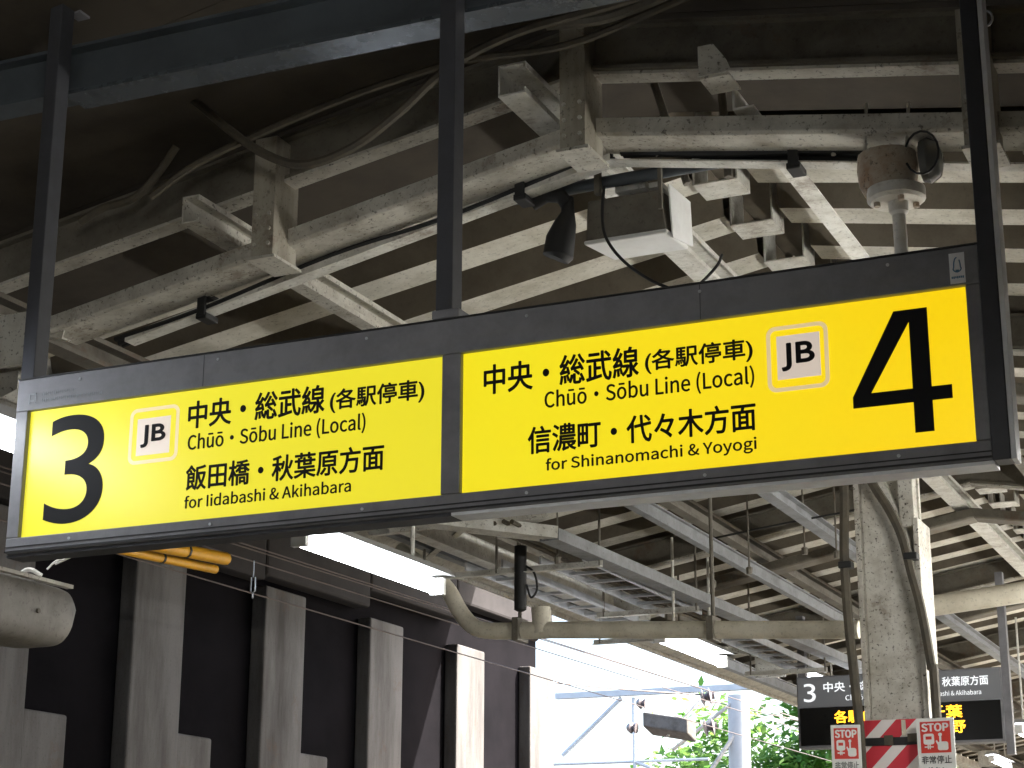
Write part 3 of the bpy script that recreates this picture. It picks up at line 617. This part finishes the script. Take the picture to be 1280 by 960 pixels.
cab([(-2.25, 9.42, 2.45), (-2.20, 9.42, 2.27), (-2.11, 9.42, 2.10), (-2.05, 9.42, 1.95), (-2.01, 9.42, 1.75), (-1.97, 9.42, 1.55), (-1.935, 9.42, 1.25), (-1.925, 9.42, 1.03), (-1.92, 9.42, -1.5)], .025, 'dark conduit swinging down the right side of the column', 'cable')
for x, z in ((-2.35, 1.80), (-2.005, 1.82)):
    tag(MB().box(x-.035, x+.035, 9.385, 9.455, z, z+.035).obj('pipe_clamp', 'black', bevel=.004), 'black clamp on the %s conduit of the column' % ('left' if x < -2.2 else 'right'), 'clamp')
# emergency stop boards
def stop(x0, x1, z1, y, tilt, label):
    zb = z1-.42; t = thing('stop_sign', label, 'sign', ((x0+x1)/2, y, zb), 'emergency stop boards on the column')
    W = x1-x0
    MB().box(x0, x1, y, y+.012, zb, z1).obj('board', 'white', t, bevel=.003)
    MB().box(x0+.10*W, x1-.10*W, y-.0015, y-.0003, z1-.225, z1-.022).obj('red_field', 'red', t)
    def tt(b, a, c, d, e, m, bold=.03): 
        o = text('lettering', b, x0+a*W, x0+c*W, z1-d, z1-e, y-.002, m, None, bold); o.parent = t; o.matrix_parent_inverse = Matrix.Translation(t.location).inverted(); return o
    tt('STOP', .15, .85, .085, .035, 'white', .04)
    tt('非常停止', .10, .90, .295, .243, 'ink', .0)
    tt('ボタン', .2, .80, .365, .315, 'ink', .0)
    X = lambda f: x0+f*W
    k = MB(); yy = y-.003
    k.ext([(a, b) for a, b in rrect(-.12*W*1.2, .12*W*1.2, -.035, .035, .012, 3)], (X(.32), yy, z1-.135), (X(.32), yy+.0012, z1-.135))
    k.box(X(.28), X(.31), yy, yy+.001, z1-.20, z1-.17).box(X(.33), X(.36), yy, yy+.001, z1-.20, z1-.17).box(X(.2), X(.44), yy, yy+.001, z1-.19, z1-.182)
    k.box(X(.60), X(.655), yy, yy+.001, z1-.165, z1-.10)
    k.ext(rrect(-.14*W, .14*W, -.028, .028, .012, 3), (X(.69), yy-.0002, z1-.182), (X(.69), yy+.001, z1-.182))
    k.ext(rrect(-.05*W, .05*W, -.011, .011, .009, 3), (X(.628), yy-.0004, z1-.108), (X(.628), yy+.0008, z1-.108))
    k.poly([(X(.50), yy, z1-.150), (X(.53), yy, z1-.143), (X(.62), yy, z1-.175), (X(.60), yy, z1-.20)], [(0, 1, 2, 3)])
    o = k.obj('pictogram', 'white', None); o.parent = t; o.matrix_parent_inverse = Matrix.Translation(t.location).inverted()
    o = MB().box(X(.24), X(.40), y-.0042, y-.0032, z1-.138, z1-.118).obj('train_window', 'red', None); o.parent = t; o.matrix_parent_inverse = Matrix.Translation(t.location).inverted()
    t.rotation_euler.z = tilt; t.scale.z = .76; t.location.z = z1-.42*.76
    return t
stop(-2.455, -2.305, .985, 9.36, math.radians(14), 'smaller STOP board on the left of the hazard-wrapped column')
stop(-2.020, -1.830, 1.000, 9.36, math.radians(-4), 'larger STOP board on the right of the hazard-wrapped column')

# ================================================================== DRAIN PIPE
dp = thing('drain_pipe', 'cream drain pipe running across behind the column with a bend at its left end', 'pipe', (-3.6, 10.3, 1.7))
pth = [(-5.45, 10.25, 2.30), (-5.25, 10.25, 2.16), (-5.10, 10.25, 2.02), (-5.0, 10.25, 1.86), (-4.9, 10.25, 1.765), (-4.75, 10.25, 1.735), (-4.4, 10.25, 1.72)]
MB().tube(spline(pth, 4) + [Vector((-2.5, 10.25, 1.605))], .052, 14).obj('pipe', 'pipe', dp, smooth=True)
MB().tube([(-2.22, 10.25, 1.70), (1.0, 10.25, 1.98)], .058, 14).obj('pipe', 'pipe', dp, smooth=True)
MB().tube([(-4.45, 10.25, 1.70), (-4.46, 10.25, 1.86)], [.058, .06], 12).obj('tee', 'pipe', dp, smooth=True)
MB().box(-4.62, -4.58, 10.17, 10.33, 1.66, 1.80).box(-3.38, -3.34, 10.17, 10.33, 1.59, 1.73).each('strap', 'dark_steel', dp)
MB().tube([(-4.60, 10.25, 1.79), (-4.60, 10.25, 2.4)], .012, 6).tube([(-3.36, 10.25, 1.72), (-3.36, 10.25, 2.55)], .012, 6).each('strap_rod', 'dark_steel', dp)
tag(MB().tube([(-4.53, 10.1, 2.22), (-4.53, 10.1, 1.83), (-4.53, 10.1, 1.82)], [.038, .038, .02], 10).obj('hanging_insulator', 'black', smooth=True), 'black cylinder hanging above the left tee of the cream pipe', 'fixture')
cab([(-4.50, 10.1, 2.1), (-4.44, 10.1, 2.05), (-4.42, 10.1, 1.95), (-4.46, 10.1, 1.90), (-4.49, 10.1, 1.98)], .007, 'small cable loop beside the hanging black cylinder', 'black')
# ================================================================== CABLE DUCTS / LADDERS
def duct(a, b, w, h, label, m='steel'):
    o = MB().ext([(-w/2, -h/2), (w/2, -h/2), (w/2, h/2), (w/2-.01, h/2), (w/2-.01, -h/2+.01), (-w/2+.01, -h/2+.01), (-w/2+.01, h/2), (-w/2, h/2)], a, b).obj('cable_duct', m)
    tag(o, label, 'cable tray'); return o
duct((-4.75, 8.9, 2.19), (-4.05, 9.50, 2.14), .14, .07, 'slanting pale cable duct right of the bright lamp', 'white_steel')
duct((-4.06, 9.45, 2.13), (-3.92, 16.2, 2.18), .12, .07, 'long cable duct over the cable ladder under the canopy', 'service')
def ladder(x0, x1, z, ya, yb, label):
    t = thing('cable_ladder', label, 'cable tray', ((x0+x1)/2, ya, z), 'cable ladders under the left canopy slope')
    for x in (x0, x1): MB().box(x-.006, x+.006, ya, yb, z, z+.05).obj('side_rail', 'alu', t)
    y = ya+.15; f = None
    while y < yb-.05:
        if f is None: f = MB().box(x0+.0062, x1-.0062, -.012, .012, z+.004, z+.022).obj('rung', 'alu', t); o = f; o.matrix_parent_inverse = Matrix.Identity(4)
        else: o = f.copy(); COL.objects.link(o)
        o.location = (-t.location.x, y-t.location.y, -t.location.z); y += .3
    for y in (ya+.02, yb-.4):
        MB().ext(L_prof(.04, .04, .005), (x0-.35, y, z-.045), (x1+.12, y, z-.045)).obj('cross_bracket', 'white_steel', t)
        MB().tube([(x0-.3, y, z-.04), (x0-.3, y, z+.42)], .008, 6).tube([(x1+.1, y, z-.04), (x1+.1, y, z+.45)], .008, 6).each('drop_rod', 'dark_steel', t)
ladder(-4.40, -4.12, 2.10, 10.1, 12.3, 'nearer cable ladder above the cream pipe')
ladder(-4.30, -4.06, 2.06, 12.9, 15.4, 'farther cable ladder beyond the lamp under the pipe')
ladder(-4.95, -4.70, 2.12, 10.2, 13.6, 'cable ladder nearest the left eave')
for i, (x, z, ya, yb, w_, h_) in enumerate(((-4.98, 2.30, 9.2, 12.9, .10, .16), (-5.25, 2.33, 9.0, 22, .06, .10), (-3.55, 2.28, 9.1, 20, .05, .09), (-2.95, 2.42, 9.0, 20, .08, .08))):
    o = MB().ext(I_prof(w_, h_, .008, .006), (x, ya, z), (x, yb, z)).obj('service_beam', 'white_steel' if i == 0 else 'service')
    tag(o, ['pale service beam with a lit lower flange left of the cable ladders', 'thin service beam beside the eave', 'thin service beam right of the cable ladders', 'service beam crossing dark roof left of the column'][i], 'beam')
# braces between truss 9.1 and 12.6 on left slope
random.seed(5)
for i, (a, b) in enumerate((((-4.6, 9.2, 2.2), (-3.7, 9.9, 2.5)), ((-4.1, 9.3, 2.2), (-3.5, 10.3, 2.6)), ((-3.8, 9.3, 2.25), (-2.9, 10.4, 2.62)), ((-5.2, 9.4, 2.2), (-4.3, 10.0, 2.35)), ((-5.3, 10.4, 2.25), (-4.4, 9.6, 2.4)))):
    tag(MB().ext(L_prof(.045, .045, .006), a, b).obj('brace', 'steel'), ['short brace nearest the bright lamp', 'brace rising behind the sign bottom rail', 'long brace toward the column', 'brace at the pale duct', 'crossing brace at the eave'][i], 'brace')
for i, (x, y, z, ln) in enumerate(((-3.47, 10.6, 2.62, .75), (-3.33, 10.9, 2.64, .62), (-3.0, 11.0, 2.66, .5), (-2.85, 11.2, 2.7, .55), (-4.2, 9.9, 2.5, .5))):
    tag(MB().tube([(x, y, z), (x, y, z-ln*.8), (x, y, z-ln*.8-.01), (x, y, z-ln*.8-.05)], [.006, .006, .022, .018], 8).obj('hanger_wire', 'dark_steel'), ['leftmost', 'second', 'third', 'fourth', 'nearest'][i]+' thin hanger rod with a dark end fitting left of the column', 'rod')
cab([(-3.6, 11, 2.36), (-3.1, 11, 2.42), (-2.7, 11, 2.46), (-2.4, 11, 2.5)], .007, 'thin cable strung left of the column under the roof', 'black')
# fat cables draped on ladders
for i, dx in enumerate((.05, .11, .17, .22)):
    cab([(-4.40+dx, y, 2.16+.012*math.sin(y*2+i)) for y in (9.2, 10, 11, 12, 13, 14, 15.3)], .014, ['leftmost', 'second', 'third', 'rightmost'][i]+' cable lying in the cable ladders', 'cable')

# ================================================================== DEPARTURE DISPLAY
dy = 15.0
dd = thing('departure_display', 'dark hanging departure display with orange LED text behind the column', 'display', (-3.36, dy, 1.4))
xa, xb, z0, z1, zm = -4.21, -2.535, 1.40, 1.985, 1.73
MB().box(xa, xb, dy, dy+.18, z0, z1).obj('case', 'frame', dd, bevel=.005)
hd = MB().box(xa+.01, xb-.01, dy-.004, dy-.0005, zm+.004, z1-.012).obj('header', 'header', dd)
ld = MB().box(xa+.02, xb-.02, dy-.004, dy-.0005, z0+.02, zm-.004).obj('screen', 'led_bg', dd)
def D(b, a, c, e, f, par, m, bold=0.):
    o = text('lettering', b, a, c, e, f, dy-.005, m, None, bold); o.parent = par; return o
D('3', -4.15, -4.05, 1.775, 1.925, hd, 'header_text', .0); D('中央・総武線', -3.98, -3.42, 1.85, 1.93, hd, 'header_text', .01)
D('Chūō·Sōbu Line', -3.80, -3.30, 1.775, 1.82, hd, 'header_text')
D('飯田橋・秋葉原方面', -3.30, -2.64, 1.85, 1.925, hd, 'header_text', .01); D('for Iidabashi & Akihabara', -3.2, -2.70, 1.775, 1.815, hd, 'header_text')
D('各駅停車', -3.90, -3.45, 1.595, 1.695, ld, 'led', .02); D('各駅停車', -3.88, -3.45, 1.475, 1.575, ld, 'led', .02)
D('千葉', -3.12, -2.86, 1.60, 1.70, ld, 'led', .02); D('中野', -3.10, -2.84, 1.48, 1.58, ld, 'led', .02)
MB().box(xb, xb+.06, dy+.02, dy+.1, z0-.1, 2.75).box(xa+.01, xa+.07, dy+.02, dy+.1, z1+.001, 2.5).each('hanger_post', 'frame', dd)

# ================================================================== LEFT EQUIPMENT HOUSING (low left corner)
HZ = -.03
hs = thing('camera_housing', 'beige rounded camera housing at the lower left edge under the sign', 'camera', (-3.9, 4.9, 1.05))
prof = [(.12*math.copysign(abs(math.cos(a))**.45, math.cos(a)), -.02+.105*math.copysign(abs(math.sin(a))**.5, math.sin(a))) for a in [2*math.pi*(i+.5)/32 for i in range(32)]]
mb = MB(); n = len(prof)
secs = [(4.15, 1.), (4.70, 1.), (4.85, .995), (4.93, .975), (4.97, .93), (4.985, .86)]
for y, s_ in secs:
    mb.v += [(-4.00+a*s_, y+(.04*(1-abs(b-.0)*9) if y > 4.8 else 0), 1.005+b*s_) for a, b in prof]
for i in range(len(secs)-1):
    for j in range(n): mb.f.append((i*n+j, i*n+(j+1) % n, (i+1)*n+(j+1) % n, (i+1)*n+j)); mb.m.append(0)
mb.f += [tuple(range(n-1, -1, -1)), tuple(range((len(secs)-1)*n, len(secs)*n))]; mb.m += [0, 0]
mb.obj('shell', 'housing', hs, smooth=True)
for yy_ in (4.45, 4.80): MB().tube([(-3.885, yy_, .98), (-3.873, yy_, .98)], .008, 8).obj('screw', 'dark_steel', hs)
MB().box(-3.90, -3.875, 4.15, 4.97, 1.080, 1.092).obj('seam', 'steel', hs)
MB().box(-4.03, -3.97, 4.5, 4.6, 1.09, 1.9).obj('bracket', 'dark_steel', hs)
MB().tube(spline([(-3.87, 4.82, 1.12), (-3.85, 4.84, 1.15), (-3.80, 4.86, 1.175), (-3.77, 4.87, 1.185), (-3.79, 4.85, 1.165), (-3.84, 4.82, 1.135)]), .004, 6).tube(spline([(-3.99, 4.8, 1.09), (-3.93, 4.8, 1.12), (-3.89, 4.82, 1.10)]), .008, 6).each('wire_loop', 'porcelain', hs)

# ================================================================== OVERHEAD LINE of the left track
yc = thing('line_cover', 'pair of yellow insulating covers on the overhead wires left under the sign', 'insulator cover', (-6.8, 9.7, 2.2))
MB().tube([(-6.80, 9.10, 2.205), (-6.80, 10.20, 2.265)], .030, 10).obj('cover', 'yellow', yc, smooth=True)
MB().tube([(-6.62, 9.20, 2.235), (-6.62, 10.05, 2.295)], .042, 10).obj('cover', 'yellow', yc, smooth=True)
MB().tube([(-6.80, 9.58, 2.232), (-6.80, 9.60, 2.232)], .034, 10).tube([(-6.62, 9.58, 2.263), (-6.62, 9.60, 2.263)], .046, 10).each('tie', 'black', yc)
def wire(a, b, r, label, sag=.03):
    a = Vector(a); b = Vector(b); pts = [a.lerp(b, i/12) - Vector((0, 0, sag*4*(i/12)*(1-i/12))) for i in range(13)]
    tag(MB().tube(pts, r, 5).obj('overhead_wire', 'wire', smooth=True), label, 'wire')
wire((-6.8, -5, 2.16), (-7.0, 42, 2.36), .0055, 'contact wire crossing the pale piers to the daylight')
wire((-6.62, -5, 2.22), (-6.9, 42, 2.75), .0055, 'upper wire through the yellow cover')
wire((-7.3, 8, 2.62), (-7.8, 42, 3.3), .006, 'high feeder wire near the cream pipe bend')
wire((-7.1, 8, 2.58), (-7.6, 42, 3.2), .006, 'second feeder wire below the cream pipe bend')
for i, (x, z) in enumerate(((-7.42, 2.76), (-7.22, 2.70))):
    mb = MB()
    pts = []; rs = []
    for k in range(9): pts.append((x, 16.2+k*.035, z+k*.0006)); rs.append(.05 if k % 2 else .022)
    tag(mb.tube(pts, rs, 12).obj('strain_insulator', 'insul', smooth=True), ['upper dark bead insulator left of the cream pipe tee', 'lower dark bead insulator left of the cream pipe tee'][i], 'insulator')
tb = MB().tube([(-6.5, 10.2, 2.30), (-6.5, 10.2, 2.19)], .004, 5)
tb.tube([(-6.515, 10.2, 2.19), (-6.518, 10.2, 2.10), (-6.50, 10.2, 2.085)], .005, 5).tube([(-6.485, 10.2, 2.19), (-6.482, 10.2, 2.10), (-6.50, 10.2, 2.085), (-6.50, 10.2, 2.05)], .005, 5)
tag(tb.obj('turnbuckle', 'alu', smooth=True), 'small shiny turnbuckle hanging in front of the dark wall', 'turnbuckle')

# ================================================================== DAYLIGHT END: mast, gantry, insulators, trees
ms = thing('line_mast', 'pale steel catenary mast standing in the daylight beyond the canopy', 'mast', (-7.9, 25, -2.7))
MB().tube([(-7.92, 25, -2.7), (-7.86, 25, 3.1)], [.17, .15], 16).obj('pole', 'pole', ms, smooth=True)
MB().tube([(-8.02, 25, 2.42), (-7.76, 25, 2.42)], .02, 8).tube([(-7.86, 24.9, 2.6), (-8.5, 24.6, 1.6)], .03, 8).tube([(-7.9, 24.9, 3.0), (-8.75, 24.7, 2.35)], .025, 8).each('stay_arm', 'white_steel', ms, smooth=True)
for (x, z) in ((-8.10, 2.98), (-8.07, 2.57)):
    pts = []; rs = []
    for k in range(7): pts.append((x-.05+k*.03, 24.2+k*.01, z+.01+k*.006)); rs.append(.13 if k % 3 == 1 else .05)
    MB().tube(pts, rs, 16).obj('insulator', 'insul', ms, smooth=True)
gn = thing('line_gantry', 'thin steel gantry frame crossing the bright sky in the daylight gap', 'gantry', (-9.2, 27, -2.7))
MB().box(-11.5, -7.4, 26.98, 27.1, 3.43, 3.52).obj('beam', 'pole', gn)
MB().tube([(-10.4, 27.04, 3.40), (-11.4, 27.04, 2.55)], .035, 6).tube([(-10.2, 27.04, 3.4), (-10.15, 27.04, -2.7)], .03, 6).tube([(-11.6, 27.04, 2.42), (-9.0, 27.04, 2.42)], .025, 6).tube([(-10.2, 27.04, 2.42), (-9.4, 27.04, 2.1)], .03, 6).each('brace', 'pole', gn)
tf = thing('line_switch_box', 'pale line switch box among wires in front of the green tree', 'switch box', (-8.7, 24.3, 2.5))
MB().poly([(-9.0, 24.2, 2.64), (-8.35, 24.2, 2.52), (-8.32, 24.5, 2.42), (-8.97, 24.5, 2.54), (-9.0, 24.2, 2.84), (-8.35, 24.2, 2.72), (-8.32, 24.5, 2.72), (-8.97, 24.5, 2.84)], F6).obj('case', 'housing', tf, bevel=.02)
for x, z in ((-8.95, 2.95), (-9.1, 2.62)):
    MB().tube([(x-.09, 24.1, z), (x-.03, 24.1, z), (x, 24.1, z-.005), (x+.05, 24.1, z-.01)], [.04, .09, .05, .08], 10).obj('insulator', 'insul', tf, smooth=True)
MB().tube([(-8.7, 24.35, 2.5), (-8.3, 24.6, 3.0)], .02, 6).obj('arm', 'white_steel', tf)
wire((-9.6, 20, 2.9), (-8.1, 24.4, 3.05), .01, 'short wire to the upper disc insulator of the mast')
wire((-8.1, 24.3, 2.97), (-7.2, 40, 3.4), .01, 'wire leaving the mast insulators through the leaves')

def tree(x, y, zb, zt, r, n, label, seed, zmin=None):
    random.seed(seed); t = thing('leafy_tree', label, 'tree', (x, y, zb), 'green trees on the bank past the platform end')
    tr = MB(); tr.tube(spline([(x, y, zb), (x+.15, y, zb+(zt-zb)*.35), (x-.1, y+.1, zb+(zt-zb)*.7)], 3), [.22, .2, .18, .16, .13, .1, .07], 8)
    cl_ = []
    for k in range(16):
        a = random.random()*6.28; h = random.uniform(.25, .95); rr_ = r*(1-abs(h-.55)*.9)*random.uniform(.5, 1)
        c = Vector((x+math.cos(a)*rr_, y+math.sin(a)*rr_, zb+(zt-zb)*h)); cl_.append(c)
        tr.tube([(x, y, zb+(zt-zb)*h*.6), ((x+c.x)/2, (y+c.y)/2, (c.z+zb+(zt-zb)*h*.6)/2+.1), tuple(c)], [.06, .04, .015], 5)
    tr.obj('trunk', 'bark', t)
    lf = MB()
    for k in range(n):
        c = random.choice(cl_); R_ = r*.42
        p = c + Vector((random.gauss(0, R_*.5), random.gauss(0, R_*.5), random.gauss(0, R_*.38)))
        s_ = random.uniform(.07, .15); u_ = Vector((random.gauss(0, 1), random.gauss(0, 1), random.gauss(0, .5))).normalized(); v_ = u_.cross(Vector((random.gauss(0, .4), random.gauss(0, .4), 1))).normalized()
        lf.poly([p-u_*s_, p-v_*s_*.45-u_*s_*.1, p+u_*s_, p+v_*s_*.45-u_*s_*.1], [(0, 1, 2, 3)])
    k_ = lf.obj('crown', 'leaf', t); k_['kind'] = 'stuff'
tree(-10.4, 34.5, -2.0, 4.6, 2.1, 14000, 'dense green tree just left of the pale mast', 11)
tree(-9.3, 33.5, -2.2, 3.9, 1.4, 8000, 'light green tree between the pale mast and the departure display', 12)
tree(-8.2, 36.0, -2.2, 3.3, 1.7, 9000, 'green tree just left of the departure display', 13)
tree(-6.8, 38.0, -2.2, 2.9, 1.7, 7000, 'low green tree seen under the departure display', 14)
